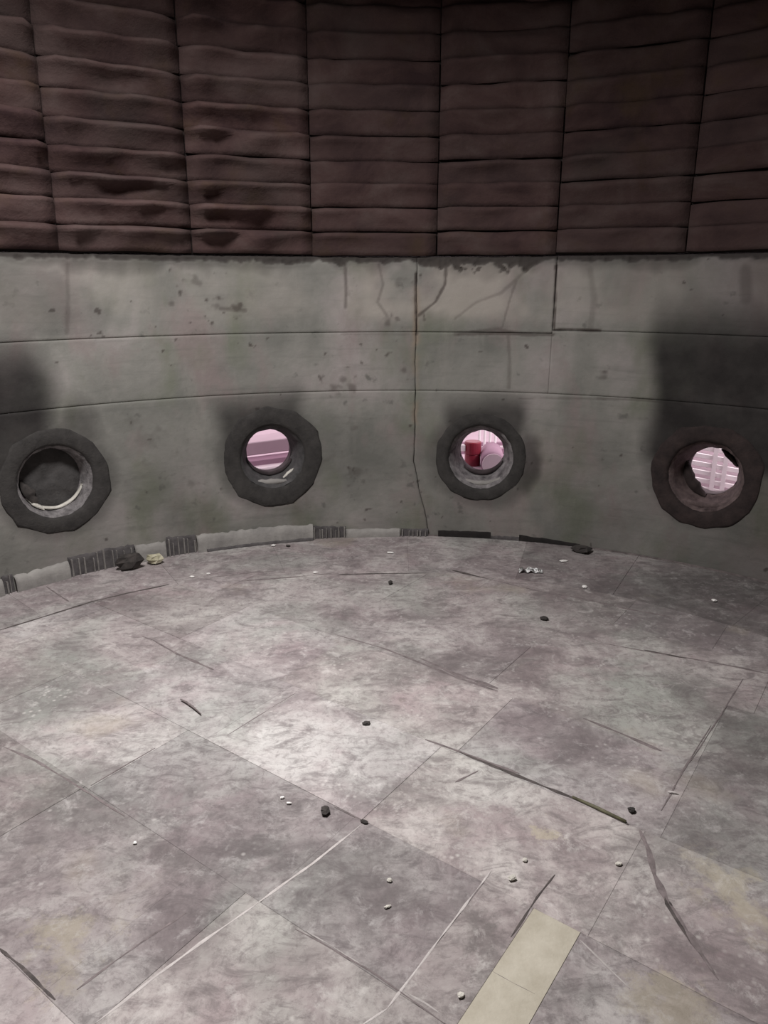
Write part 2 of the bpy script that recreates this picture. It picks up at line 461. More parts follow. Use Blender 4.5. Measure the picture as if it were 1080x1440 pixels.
def wall_panel(name, az0f, az1f, z0, z1, proud, ports=(), step=.0085, bevel_left=True, bevel_right=True):
    """one cast panel of the lower wall; az0f / az1f give the edge azimuth at height z"""
    amid0 = az0f((z0 + z1) / 2); amid1 = az1f((z0 + z1) / 2)
    na = max(4, int(rad(amid1 - amid0) * R / step)); nz = max(3, int((z1 - z0) / step))
    zz = np.linspace(z0, z1, nz + 1)
    tt = np.linspace(0, 1, na + 1)
    A = np.zeros((na + 1, nz + 1)); Z = np.zeros_like(A)
    for k, z in enumerate(zz):
        A[:, k] = az0f(z) + (az1f(z) - az0f(z)) * tt
        Z[:, k] = z
    U = np.radians(A) * R
    n1 = np.zeros_like(A); n2 = np.zeros_like(A); n3 = np.zeros_like(A)
    for i in range(na + 1):
        for k in range(nz + 1):
            u, z = U[i, k], Z[i, k]
            n1[i, k] = noise.noise((u * 3, z * 3, 1.5))
            n2[i, k] = noise.noise((u * 14, z * 14, 5.5))
            n3[i, k] = noise.noise((u * 42, z * 42, 9.5))
    disp = n1 * .003 + n2 * .0018 + n3 * .0008
    # broken edge under the bricks
    edge = 1.735 - Z
    amp = np.full_like(A, .034) + .095 * sm(A, 0, 4) * (1 - sm(A, 12, 17)) + .02 * sm(A, -30, -10) * (1 - sm(A, -2, 2))
    brk = 1 - sm(edge, amp * (1 + 1.1 * n2 + .6 * n3) * .45, amp * (1 + 1.1 * n2 + .6 * n3) * .45 + .012)
    brk = brk * (1 if z1 > 1.6 else 0)
    disp = disp + brk * (.022 + .008 * n3)
    crack = brk * .75
    for pts, w, s in CR:
        dd = seg_dist(U, Z, pts) + n3 * .003 + n2 * .003
        c = s * (1 - sm(dd, w * .5, w * 2.2))
        crack = np.maximum(crack, c); disp = disp + c * .004
    for (sa, sz), r, s in SPOT:
        dd = np.hypot((U - rad(sa) * R) * .8, Z - sz) * (1 + .9 * n2 + .8 * n3)
        crack = np.maximum(crack, s * (1 - sm(dd, r * .2, r)))
    rust = np.zeros_like(A)
    dd = np.abs(A - (1.45 + np.clip(.5 - Z, 0, .5) * 4))
    rust = (1 - sm(dd * R * math.pi / 180 + n2 * .02, .008, .045)) * sm(Z, .55, .8) * np.clip(.55 + 1.2 * n2 + n1, 0, 1) * .8
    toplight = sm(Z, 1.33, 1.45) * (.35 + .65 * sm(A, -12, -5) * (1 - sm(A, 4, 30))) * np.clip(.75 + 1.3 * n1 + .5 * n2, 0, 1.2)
    # soot above and round the ports
    soot_shade = np.zeros_like(A)
    plumes = [(-.60, .02, 1.50, 1.0, .10), (-.33, .20, 1.00, .86, .08), (-.23, .24, .93, .85, .06), (-.36, .70, 1.66, 1.0, .07)]
    for (pa, pz), (l, rr, zt, st, so) in zip(PORTS, plumes):
        du = (A - pa) * math.pi / 180 * R
        wob = n1 * .05
        inside = sm(du + wob, l - so, l + so) * (1 - sm(du + wob, rr - so, rr + so))
        vert = sm(Z, pz - .05, pz + .12) * (1 - sm(Z + n1 * .06, zt - (zt - pz) * .42, zt + .05))
        soot_shade = np.maximum(soot_shade, inside * vert * st)
        dist = np.hypot(du, Z - pz)
        soot_shade = np.maximum(soot_shade, (1 - sm(dist + n1 * .04, .28, .40)) * .5)
    # port 1 right plume above collar, shadow right of port 3 painted in, darker right end
    def blob(pa, pz, ru, rz, s):
        d = np.hypot((A - pa) * math.pi / 180 * R / ru, (Z - pz) / rz) + n1 * .25 + n2 * .12
        return s * (1 - sm(d, .35, 1.0))
    soot_shade = np.maximum(soot_shade, blob(-37.5, .82, .16, .22, .6))
    soot_shade = np.maximum(soot_shade, blob(15.4, .52, .14, .25, .75))
    soot_shade = np.maximum(soot_shade, blob(-42, 1.5, .5, .3, .35))
    soot_shade = np.maximum(soot_shade, sm(A, 22, 42) * .42)
    soot_shade = np.maximum(soot_shade, (1 - sm(edge, -.01, .11 + .06 * n1 + .07 * n2)) * .7)
    # a general grime low on the wall
    soot_shade = np.maximum(soot_shade, (.16 + .2 * n1) * (1 - sm(Z, .2, 1.1)))
    soot_shade = np.clip(soot_shade, 0, 1) ** .8
    # geometry
    rr = R - proud + disp
    # small chamfer along the edges
    e = np.minimum(np.minimum(tt if bevel_left else 1 + tt * 0, 1 - tt if bevel_right else 1 + tt * 0)[:, None] * rad(amid1 - amid0) * R, np.minimum(Z - z0, z1 - Z))
    rr = rr + .003 * (1 - sm(e, 0, .009))
    X = KX + rr * np.sin(np.radians(A)); Y = KY + rr * np.cos(np.radians(A))
    nzz = nz + 1
    front = np.stack([X, Y, Z], -1).reshape(-1, 3)
    cutm = np.zeros_like(A, bool)
    for (pa, pz) in ports:
        cutm |= np.hypot((A - pa) * math.pi / 180 * R, Z - pz) < .235
    verts = [tuple(v) for v in front]
    faces = []
    cm = cutm
    for i in range(na):
        for k in range(nz):
            if cm[i, k] or cm[i + 1, k] or cm[i, k + 1] or cm[i + 1, k + 1]: continue
            a = i * nzz + k
            faces.append((a, a + 1, a + nzz + 1, a + nzz))
    # rim back into the wall
    loop = [(i, 0) for i in range(na + 1)] + [(na, k) for k in range(1, nzz)] + [(i, nz) for i in range(na - 1, -1, -1)] + [(0, k) for k in range(nz - 1, 0, -1)]
    b0 = len(verts)
    for i, k in loop:
        verts.append(tuple(P(A[i, k], Z[i, k], R + .035)))
    L = len(loop)
    for j in range(L):
        (i, k), (i2, k2) = loop[j], loop[(j + 1) % L]
        faces.append((i * nzz + k, i2 * nzz + k2, b0 + (j + 1) % L, b0 + j))
    o = mesh_ob(name, verts, faces, WALL, wall_back, True)
    nv = len(verts)
    for nm, arr, fill in (('soot_shade', soot_shade, .3), ('crack', crack, .35), ('rust', rust, 0), ('toplight', toplight, 0)):
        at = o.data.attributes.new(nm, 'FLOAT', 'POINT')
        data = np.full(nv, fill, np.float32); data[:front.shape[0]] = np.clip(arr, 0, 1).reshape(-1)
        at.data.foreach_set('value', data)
    return o

K = lambda a: (lambda z: a)
wob = lambda z: 1.43 + .22 * noise.noise((z * 5, 3.3, 0)) + .07 * noise.noise((z * 22, 1.3, 0))
J0 = lambda z: wob(z) + max(0, .5 - z) * 4.2 - .045 * (1 + .8 * noise.noise((z * 9, 7, 0)))
J1 = lambda z: wob(z) + max(0, .5 - z) * 4.2 + .02
JA = lambda z: wob(z) - .03 * (1 + .9 * noise.noise((z * 9, 7, 0)))
JB = lambda z: wob(z) + .012
Z1, Z2, ZT = .952, 1.318, 1.738
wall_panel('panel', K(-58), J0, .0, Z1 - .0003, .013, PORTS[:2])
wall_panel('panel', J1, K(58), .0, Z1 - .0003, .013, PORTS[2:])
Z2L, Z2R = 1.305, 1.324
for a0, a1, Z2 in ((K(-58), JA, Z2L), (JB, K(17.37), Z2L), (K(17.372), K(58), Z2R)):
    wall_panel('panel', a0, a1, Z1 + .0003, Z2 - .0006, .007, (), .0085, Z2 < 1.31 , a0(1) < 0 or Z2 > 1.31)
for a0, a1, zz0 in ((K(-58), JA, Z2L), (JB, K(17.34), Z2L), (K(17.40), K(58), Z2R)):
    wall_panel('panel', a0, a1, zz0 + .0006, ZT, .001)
# plain facing on the part of the wall beside and behind the camera
for nm, a0, a1, par in (('side_facing', -90, -58.1, wall_back), ('side_facing', 58.1, 90, wall_back), ('facing', 90, 270, wall_front)):
    arc_sheet(nm, a0, a1, 0, 1.738, R - .004, rough_mat('plain_facing', (.12, .12, .105), (.20, .19, .175), 2), 3, par, 4)

# ------------------------------------------------------------------ the upper wall, long bricks
def brick_mesh(name, w_deg, h, bulge, seed):
    rnd = random.Random(seed)
    n = 10
    prof = [(0.0, .0), (.2, .13), (.4, .33), (.58, .58), (.72, .84), (.82, 1.0), (.91, .97), (1.0, .72)]
    vs = []; fs = []
    off = rnd.random() * 50
    for i in range(n + 1):
        t = i / n
        a = (t - .5) * w_deg
        endf = min(1, .25 + min(t, 1 - t) * 9)
        sag = .007 * noise.noise((t * 3.0, off, 0)) + .004 * math.sin(t * math.pi)
        for v, b in prof:
            bb = bulge * (b * (.70 + 1.1 * noise.noise((t * 4, v * 1.5, off)))) * endf + .006 * endf
            z = (v - .5) * h * (1 - .06 * (1 - endf)) + sag
            rr = R + .012 - bb
            aa = rad(a)
            vs.append((rr * math.sin(aa), rr * math.cos(aa), z))
    m = len(prof)
    for i in range(n):
        for k in range(m - 1):
            a = i * m + k
            fs.append((a, a + 1, a + m + 1, a + m))
    nb = len(vs)
    loop = [i * m for i in range(n + 1)] + [n * m + k for k in range(1, m)] + [i * m + m - 1 for i in range(n - 1, -1, -1)] + [k for k in range(m - 2, 0, -1)]
    for j in loop:
        x, y, z = vs[j]
        s = (R + .036) / math.hypot(x, y)
        vs.append((x * s, y * s, z))
    for j in range(len(loop)):
        fs.append((loop[j], loop[(j + 1) % len(loop)], nb + (j + 1) % len(loop), nb + j))
    me = bpy.data.meshes.new(name)
    me.from_pydata(vs, [], fs); me.update()
    me.materials.append(BRICK)
    me.polygons.foreach_set('use_smooth', [True] * len(me.polygons))
    return me
COLS = [-64.6, -51.1, -37.5, -23.95, -10.6, 3.7, 17.15, 30.75, 44.3, 57.9]
HB = .1265
proto = {}
for ci in range(len(COLS) - 1):
    a0, a1 = COLS[ci], COLS[ci + 1]
    w = a1 - a0
    for row in range(14):
        z = 1.745 + HB * (row + .5)
        bul = .100 if ci in (0, 1, 2, 3) else (.045 if ci < 7 else .030)
        key = (ci, row % 4)
        if key not in proto:
            proto[key] = brick_mesh('brick', w - .12, HB - .0025, bul, ci * 10 + row)
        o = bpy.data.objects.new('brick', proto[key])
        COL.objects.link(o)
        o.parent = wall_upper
        k = (1.18 if ci < 4 else (.98 if ci < 6 else .85)) * random.uniform(.86, 1.12)   # light falloff to the right put into the tone, plus random sootiness per brick
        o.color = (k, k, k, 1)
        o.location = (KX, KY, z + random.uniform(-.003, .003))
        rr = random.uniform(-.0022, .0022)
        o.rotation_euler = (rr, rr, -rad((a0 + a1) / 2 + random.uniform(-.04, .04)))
# bricks on the rest of the ring, never in view from here, as one plain facing
arc_sheet('rear_facing', 58.1, 295.2, 1.745, 3.52, R + .0, BRICK, 3, wall_upper, 4)

# ceiling with a round hatch over the daylight lamp
def ceiling():
    n = 96; vs = []; fs = []
    for i in range(n):
        a = 2 * math.pi * i / n
        hx, hy = LAMP[0] + .42 * math.sin(a), LAMP[1] + .42 * math.cos(a)
        ox, oy = KX + (R + .2) * math.sin(a), KY + (R + .2) * math.cos(a)
        vs += [(hx, hy, 3.46), (ox, oy, 3.46 + 0.02), (ox, oy, 3.75), (hx, hy, 3.75)]
    for i in range(n):
        j = (i + 1) % n
        for k in range(4):
            fs.append((i * 4 + k, i * 4 + (k + 1) % 4, j * 4 + (k + 1) % 4, j * 4 + k))
    o = mesh_ob('ceiling', vs, fs, CEIL)
    tag(o, kind='structure')
    cov = MB()
    cov.tube([(LAMP[0], LAMP[1], 3.60), (LAMP[0], LAMP[1], 3.66)], .425, 48)
    cov.build('hatch_light_block', CEIL, o)  # unseen lid added to keep sky light out of the hatch
ceiling()

# ------------------------------------------------------------------ floor
def ring_r(az):
    xs = [-180, -70, -45, -20, 0, 20, 40, 70, 180]
    ys = [2.35, 2.45, 2.50, 2.39, 2.28, 2.25, 2.22, 2.25, 2.35]
    return float(np.interp(az, xs, ys))
floor = None
vs = [(KX, KY, -.003)]; fs = []
for i in range(120):
    vs.append(tuple(P(i * 3, -.003, R + .03)))
for i in range(120):
    fs.append((0, 1 + (i + 1) % 120, 1 + i))
nb = len(vs)
for i in range(120):
    vs.append(tuple(P(i * 3, -.25, R + .03)))
for i in range(120):
    j = (i + 1) % 120
    fs.append((1 + i, 1 + j, nb + j, nb + i))
fs.append(tuple(range(nb, nb + 120)))
floor = tag(mesh_ob('floor', vs, fs, FLOORM), kind='structure')
floor['label'] = 'dusty floor of large worn grey plates'

TH = rad(36)
def sc2xy(s, c):
    # s along the rows, c across them
    return (s * math.cos(TH) + c * math.sin(TH), -s * math.sin(TH) + c * math.cos(TH))
def clip_poly(poly, a, b):
    out = []
    def side(p): return (b[0] - a[0]) * (p[1] - a[1]) - (b[1] - a[1]) * (p[0] - a[0])
    for i in range(len(poly)):
        p, q = poly[i], poly[(i + 1) % len(poly)]
        sp, sq = side(p), side(q)
        if sp >= 0: out.append(p)
        if (sp >= 0) != (sq >= 0):
            t = sp / (sp - sq)
            out.append((p[0] + (q[0] - p[0]) * t, p[1] + (q[1] - p[1]) * t))
    return out
RING = []
for i in range(72):
    az = -(-180 + i * 5)      # counter-clockwise seen from above
    v = P(az, 0, ring_r(az) - .0005)
    RING.append((v.x, v.y))
def area(poly):
    return .5 * sum(poly[i][0] * poly[(i + 1) % len(poly)][1] - poly[(i + 1) % len(poly)][0] * poly[i][1] for i in range(len(poly)))
def plate(name, poly, mat, top=0.0, thick=.03, bev=.003, tilt=(0, 0)):
    if area(poly) < 0: poly = poly[::-1]
    # drop near-duplicate corners
    q = []
    for p_ in poly:
        if not q or math.dist(p_, q[-1]) > .004: q.append(p_)
    if math.dist(q[0], q[-1]) < .004: q.pop()
    if len(q) < 3 or area(q) < .004: return None
    n = len(q)
    cx = sum(a[0] for a in q) / n; cy = sum(a[1] for a in q) / n
    vs = []
    zt = lambda x, y: top + (x - cx) * tilt[0] + (y - cy) * tilt[1]
    for x, y in q: vs.append((x, y, -.03))
    for x, y in q: vs.append((x, y, zt(x, y) - bev))
    for x, y in q:
        d = math.hypot(x - cx, y - cy); s = max(0, 1 - bev * 1.6 / d)
        xx, yy = cx + (x - cx) * s, cy + (y - cy) * s
        vs.append((xx, yy, zt(xx, yy)))
    fs = [tuple(range(2 * n, 3 * n)), tuple(reversed(range(n)))]
    for l in (0, n):
        for i in range(n):
            j = (i + 1) % n
            fs.append((l + i, l + j, l + n + j, l + n + i))
    return mesh_ob(name, vs, fs, mat, floor)

CL = [-1.22, -.765, -.31, .145, .60, 1.092, 1.507, 1.975, 2.42, 2.87, 3.32, 3.77]
CG = {1.975: .002}
JN = {   # joints of each row: (s, half gap)
    .60: [(-2.62, .001), (-2.02, .001), (-1.43, .004), (-1.262, .0055), (-.600, .004), (-.469, .004), (.12, .002), (.75, .001)],
    1.092: [(-2.75, .001), (-2.0, .003), (-1.205, .0055), (-.75, .005), (-.600, .003), (-.469, .003), (.15, .001), (.8, .001)],
    1.507: [(-2.5, .001), (-1.9, .0025), (-1.18, .001), (-.45, .003), (.2, .001), (.9, .001)],
    1.975: [(-2.62, .001), (-1.98, .001), (-1.118, .0015), (-.405, .001), (.3, .001), (.9, .001)],
    2.42: [(-2.9, .001), (-2.2, .001), (-1.25, .001), (-.408, .004), (.4, .001)],
}
DARKT = [(-1.55, 2.2), (-.1, 2.65), (-2.3, .85), (-1.7, .85), (-1.35, .85), (-.95, 1.3), (-.1, 2.2), (-.1, 1.3), (-1.6, 1.3)]
PALET = [(-1.5, 1.74), (-.8, 1.74), (-1.6, 2.0), (-2.2, 2.2)]
rnd = random.Random(3)
TAN = FLOORM_TAN = rough_mat('tan_floor_strip', (.36, .325, .255), (.50, .465, .385), 9, .4)
for ri in range(len(CL) - 1):
    c0, c1 = CL[ri], CL[ri + 1]
    js = JN.get(c0)
    if js is None:
        js = []; s = -3.6 + rnd.uniform(0, .5)
        while s < 2.2:
            js.append((s, .001)); s += rnd.choice((.455, .62, .75, .9))
    js = [(-4.2, .001)] + js + [(2.6, .001)]
    if js[1][0] > -2.9: js.insert(1, (js[1][0] - .7, .001))
    if js[-2][0] < 1.2: js.insert(len(js) - 1, (js[-2][0] + .6, .001))
    for (s0, _), (s1, _) in zip(js[:-1], js[1:]):
        gp = .0003
        pl = [(s0 + gp, c0 + gp), (s1 - gp, c0 + gp), (s1 - gp, c1 - gp), (s0 + gp, c1 - gp)]
        tint = rnd.uniform(.93, 1.05)
        for a, b in DARKT:
            if s0 < a < s1 and c0 < b < c1: tint = rnd.uniform(.74, .80)
        for a, b in PALET:
            if s0 < a < s1 and c0 < b < c1: tint = rnd.uniform(1.10, 1.16)
        strip = s1 - s0 < .15 and abs(s0 + .6) < .02 and c0 > 1
        poly = [sc2xy(s, c) for s, c in pl]
        if area(poly) < 0: poly = poly[::-1]
        for i in range(72):
            a, b = RING[i], RING[(i + 1) % 72]
            poly = clip_poly(poly, a, b)
            if len(poly) < 3: break
        if len(poly) < 3: continue
        o = plate('tile', poly, TAN if strip else FLOORM, rnd.uniform(-.0006, .0008) + (.001 if strip else 0), bev=.0008)
        if o:
            o.color = (tint, tint, tint * rnd.uniform(.985, 1.01), 1)
            if strip: o['label'] = 'pale tan filler strip'

def ring_stone(a0, a1, tint):
    n = 5; pin = []; pout = []
    for i in range(n + 1):
        a = a0 + (a1 - a0) * i / n
        v = P(a, 0, ring_r(a) + .0008); pin.append((v.x, v.y))
        v = P(a, 0, R); pout.append((v.x, v.y))
    o = plate('border_stone', pin + pout[::-1], FLOORM, rnd.uniform(-.0004, .001), bev=.0008)
    o.color = (tint, tint, tint, 1)
az = -66.0
while az < 62:
    w = rnd.uniform(13, 19)
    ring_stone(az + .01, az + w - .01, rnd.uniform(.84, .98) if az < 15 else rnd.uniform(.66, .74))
    az += w
while az < 294:
    w = min(24, 294 - az)
    ring_stone(az + .06, az + w - .06, .9); az += w

DIRT = rough_mat('joint_dirt_shade', (.035, .030, .028), (.12, .10, .095), 30, .3)
FAINT = rough_mat('faint_dirt_shade', (.11, .092, .09), (.24, .20, .20), 30, .3)
def floor_line(name, pts, w0, w1, mat, z=.0016, jit=.9, seed=0):
    """ragged thread of dirt, grout or painted shade along a joint or crack"""
    ps = [on_floor(x, y) for x, y in pts]
    out = []
    for a, b in zip(ps[:-1], ps[1:]):
        n = max(2, int((b - a).length / .02))
        for i in range(n):
            out.append(a.lerp(b, i / n))
    out.append(ps[-1])
    vs = []; fs = []
    N = len(out)
    for i, p_ in enumerate(out):
        d = (out[min(i + 1, N - 1)] - out[max(i - 1, 0)]).normalized()
        nn = Vector((-d.y, d.x, 0))
        t = i / (N - 1)
        w = (w0 + (w1 - w0) * t) * (1 + jit * 1.2 * noise.noise((p_.x * 18, p_.y * 18, seed))) * .68 * min(1, .3 + 8 * min(t, 1 - t))
        o_ = nn * .0016 * noise.noise((p_.x * 9, p_.y * 9, seed + 4))
        a, b = p_ + nn * w / 2 + o_, p_ - nn * w / 2 + o_
        vs += [(a.x, a.y, -.002), (a.x, a.y, z - .0006), (p_.x + o_.x, p_.y + o_.y, z), (b.x, b.y, z - .0006), (b.x, b.y, -.002)]
    for i in range(N - 1):
        for k in range(4):
            a = i * 5 + k
            fs.append((a, a + 1, a + 6, a + 5))
    return mesh_ob(name, vs, fs, mat, floor)
for k, (pts, w0, w1, mt) in enumerate([
    ([(0, 886), (60, 868), (130, 846), (180, 834), (238, 822)], .020, .016, DIRT),
    ([(298, 812), (340, 807), (388, 803)], .014, .012, FAINT),
    ([(340, 817), (420, 811), (470, 806)], .014, .014, FAINT),
    ([(476, 808), (530, 807), (600, 806)], .030, .010, DIRT),
    ([(636, 802), (660, 808), (690, 815)], .040, .012, DIRT),
    ([(690, 815), (760, 832), (820, 842), (880, 856), (950, 869)], .012, .020, FAINT),
    ([(850, 905), (920, 918), (975, 927), (1045, 940), (1080, 948)], .010, .018, FAINT),
    ([(905, 914), (965, 926)], .018, .014, DIRT),
    ([(470, 892), (540, 912), (640, 952), (700, 972)], .010, .022, FAINT),  # edge shadow of a raised tile, painted as a dark ribbon
    ([(590, 925), (640, 948), (700, 968)], .014, .030, FAINT),  # second ribbon of the same painted shadow
    ([(598, 1040), (660, 1062), (730, 1088)], .012, .016, FAINT),
    ([(640, 1055), (690, 1076), (760, 1104), (830, 1132), (884, 1160)], .016, .017, DIRT),
    ([(820, 1010), (870, 1030), (930, 1056)], .008, .026, FAINT),
    ([(0, 1334), (30, 1360), (60, 1390), (78, 1406)], .011, .012, DIRT),
    ([(108, 1392), (150, 1360), (210, 1318), (262, 1284)], .010, .006, FAINT),
    ([(415, 1307), (450, 1325), (520, 1365), (570, 1400), (625, 1440)], .006, .006, FAINT),
    ([(470, 1135), (520, 1158)], .006, .006, FAINT),
    ([(780, 1230), (755, 1262), (735, 1294), (718, 1318)], .006, .008, DIRT),
    ([(1045, 955), (1020, 995), (985, 1050), (970, 1072)], .008, .006, FAINT),
    ([(900, 1168), (912, 1195), (920, 1230), (940, 1270), (965, 1308)], .020, .026, FAINT),
    ([(935, 1262), (950, 1290), (972, 1328)], .020, .008, DIRT),
    ([(965, 1308), (985, 1340), (1010, 1378)], .022, .010, FAINT),
    ([(128, 1105), (170, 1080), (218, 1052)], .006, .005, FAINT),
    ([(320, 1034), (370, 1003), (416, 975)], .005, .005, FAINT),
    ([(0, 1048), (50, 1070), (120, 1112), (175, 1148)], .012, .010, FAINT),
    ([(200, 895), (215, 900), (250, 920), (300, 942)], .006, .022, FAINT),
    ([(640, 1100), (672, 1084)], .010, .010, FAINT),
    ([(930, 1140), (960, 1085), (1000, 1020)], .008, .006, FAINT),
    ([(692, 1366), (720, 1382), (752, 1398)], .004, .003, FAINT),
    ([(65, 825), (80, 835), (97, 846)], .008, .014, FAINT),
    ]):
    floor_line('crack' if k in (19, 20, 21) else 'joint_dirt_shade', pts, w0, w1, mt, seed=k)
for k, (pts, w) in enumerate([
    ([(130, 1442), (200, 1388), (280, 1328), (360, 1272), (440, 1214), (508, 1160)], .009),
    ([(545, 1418), (580, 1372), (620, 1318), (655, 1272), (690, 1225)], .008),
    ([(508, 1442), (545, 1418)], .008),
    ([(570, 1395), (600, 1412), (622, 1428)], .006),
    ([(815, 1322), (850, 1355), (885, 1390)], .005), ([(430, 1310), (470, 1333), (510, 1358)], .004),
    ([(418, 975), (370, 1003)], .005)]):
    floor_line('grout_line', pts, w, w, GROUT if k < 3 else rough_mat('worn_grout', (.34, .31, .30), (.5, .47, .45), 30), seed=k + 50)

# ------------------------------------------------------------------ skirting at the foot of the wall
base = tag(mesh_ob('baseboard_back', *(lambda: (
    [tuple(P(-58 + i * 2, z, R - .0155)) for i in range(59) for z in (0.0, .012)] ,
    [(i * 2, i * 2 + 1, i * 2 + 3, i * 2 + 2) for i in range(58)]))(), JOINT), kind='structure')
def skirt_piece(name, px0, py0, px1, py1, h0, h1, proud, mat, seed, rough=.006):
    a0 = on_wall(px0, py0)[0]; a1 = on_wall(px1, py1)[0]
    n = max(4, int(abs(a1 - a0) / .35)); vs = []; fs = []
    prof = [(0, 1.0), (.55, 1.0), (.85, .8), (1.0, .35), (1.02, -.3)]
    for i in range(n + 1):
        t = i / n; a = a0 + (a1 - a0) * t
        h = (h0 + (h1 - h0) * t) * (1 + .12 * noise.noise((t * 6, seed, 0)) + .10 * noise.noise((t * 25, seed, 3)))
        for k, (v, b) in enumerate(prof):
            pr = proud * b * (1 + .25 * noise.noise((a * 2, v * 3, seed)))
            vs.append(tuple(P(a, v * h, R - .0135 - pr)))
    m = len(prof)
    for i in range(n):
        for k in range(m - 1):
            a = i * m + k
            fs.append((a, a + 1, a + m + 1, a + m))
    fs.append(tuple(range(m))); fs.append(tuple(reversed(range(n * m, n * m + m))))
    return mesh_ob(name, vs, fs, mat, base, True)
skirt_piece('plaster_block', 20, 825, 97, 810, .085, .095, .028, PLASTER, 1)
skirt_piece('plaster_block', 190, 790, 233, 784, .105, .10, .026, PLASTER, 2)
skirt_piece('plaster_block', 277, 780, 440, 762, .105, .10, .030, PLASTER, 3)
skirt_piece('plaster_block', 486, 758, 562, 753, .055, .05, .022, PLASTER, 4)
skirt_piece('plaster_block', -40, 845, 3, 830, .09, .09, .025, PLASTER, 5)
skirt_piece('shadow_strip', 290, 784, 440, 768, .02, .02, .040, COMB, 6)  # dark strip painted as the shadow along the plaster block's foot
def comb(px0, py0, px1, py1, h0, h1, nr, seed, dark=COMB):
    """dark hollow section with thin upright ribs left standing in it"""
    r_ = random.Random(seed)
    a0 = on_wall(px0, py0)[0]; a1 = on_wall(px1, py1)[0]
    skirt_piece('hollow', px0, py0, px1, py1, h0, h1, .006, dark, seed)
    m = MB()
    for i in range(nr):
        t = (i + .5 + r_.uniform(-.3, .3)) / nr
        a = a0 + (a1 - a0) * t
        h = (h0 + (h1 - h0) * t) * r_.uniform(.7, 1.05)
        w = r_.uniform(.004, .010)
        c = P(a, h / 2, R - .024)
        m.box(c, (w, .014, h), -rad(a), .001)
    o = m.build('ribs', RIBM, base)
    o['kind'] = 'stuff'
comb(97, 810, 190, 792, .115, .115, 10, 11)
comb(235, 786, 276, 782, .12, .11, 6, 12)
comb(440, 762, 486, 758, .085, .075, 8, 13)
comb(564, 754, 602, 753, .05, .05, 6, 14)
comb(3, 832, 19, 828, .10, .10, 2, 15)
skirt_piece('dark_slot', 616, 754, 690, 756, .040, .044, .004, DARK, 16)
skirt_piece('dark_slot', 690, 756, 730, 758, .022, .028, .004, COMB, 17)
skirt_piece('dark_slot', 730, 758, 816, 768, .042, .020, .004, DARK, 18)

# ------------------------------------------------------------------ portholes
def ring_part(name, profile, mat, parent, n=40, jag=None, jr=0.0, smooth=True, curve=True, seed=0, close=False):
    """profile: list of (radius, y); jag(theta) multiplies the first radii"""
    vs = []; fs = []
    m = len(profile)
    for i in range(n):
        th = 2 * math.pi * i / n
        for k, (r, y) in enumerate(profile):
            jj = (jag(th, k) if jag else 1)
            rr = r * jj * (1 + jr * noise.noise((math.cos(th) * 4 + seed, math.sin(th) * 4, k * .7)))
            x, z = rr * math.cos(th), rr * math.sin(th)
            yy = y - (x * x / (2 * R) if curve else 0) + jr * .12 * noise.noise((math.cos(th) * 6 + seed, math.sin(th) * 6, k + 5))
            vs.append((x, yy, z))
    last = m if close else m - 1
    for i in range(n):
        j = (i + 1) % n
        for k in range(last):
            k2 = (k + 1) % m
            fs.append((i * m + k, i * m + k2, j * m + k2, j * m + k))
    return mesh_ob(name, vs, fs, mat, parent, smooth)
def arc_lump(name, th0, th1, r_out, r_in, y0, y1, mat, parent, seed=0, n=14):
    """lumpy crescent lying against the inside of a port"""
    vs = []; fs = []
    for i in range(n + 1):
        t = i / n; th = rad(th0 + (th1 - th0) * t)
        f = math.sin(math.pi * min(max(t, .02), .98)) ** .6
        ri = r_out - (r_out - r_in) * f * (1 + .35 * noise.noise((t * 5, seed, 0)))
        for r, y in ((r_out, y0), (ri + .004, y0 + .006), (ri, (y0 + y1) / 2 + .01 * noise.noise((t * 6, seed, 2))), (ri + .004, y1), (r_out, y1)):
            vs.append((r * math.cos(th), y, r * math.sin(th)))
    m = 5
    for i in range(n):
        for k in range(m):
            a, b = i * m + k, i * m + (k + 1) % m
            fs.append((a, b, b + m, a + m))
    fs.append(tuple(range(m))); fs.append(tuple(reversed(range(n * m, n * m + m))))
    return mesh_ob(name, vs, fs, mat, parent, True)
def porthole(i, ro, ri, rh, label, mc, mr, sides, rot, seed):
    az, z = PORTS[i]
    e = empty('porthole', P(az, z, R), -rad(az))
    tag(e, label, 'porthole', 'round ports through the curved wall')
    rs = [1 + random.Random(seed * 31 + k).uniform(-.035, .035) * (1 if sides < 20 else .35) for k in range(sides)]
    def poly(th, k):
        if k > 3: return 1
        u = ((th - rot) / (2 * math.pi) * sides) % sides
        a = int(u); f = u - a
        cosf = math.cos(math.pi / sides) / math.cos((f - .5) * 2 * math.pi / sides)
        rr = (rs[a % sides] * (1 - f) + rs[(a + 1) % sides] * f)
        return (cosf + .01) * rr
    ring_part('collar', [(ro, .03), (ro, -.014), (ro - .010, -.019), (ro - .05, -.020), (ri + .02, -.018), (ri + .004, -.010), (ri, .02)], mc, e, 78, poly, .03, True, True, seed)
    ring_part('port_lining', [(ri + .006, -.008), (ri - .008, .002), (ri - .022, .05), (rh + .018, .11), (rh + .006, .155), (rh, .175)], mr, e, 48, None, .05, True, False, seed + 3)
    ring_part('sleeve', [(rh, .172), (rh + .004, .20), (rh + .004, .27), (rh + .05, .272), (rh + .05, .18)], SLEEVE, e, 48, None, .0, True, False, seed)
    return e
p1 = porthole(0, .297, .198, .150, 'port closed with a dark plug and chipped pale rim, leftmost of four', CHAR, GREYR, 12, .2, 1)
p2 = porthole(1, .318, .196, .143, 'open port showing a plain pink ledge, rubble on its sill', CHAR, DIMR, 11, .5, 2)
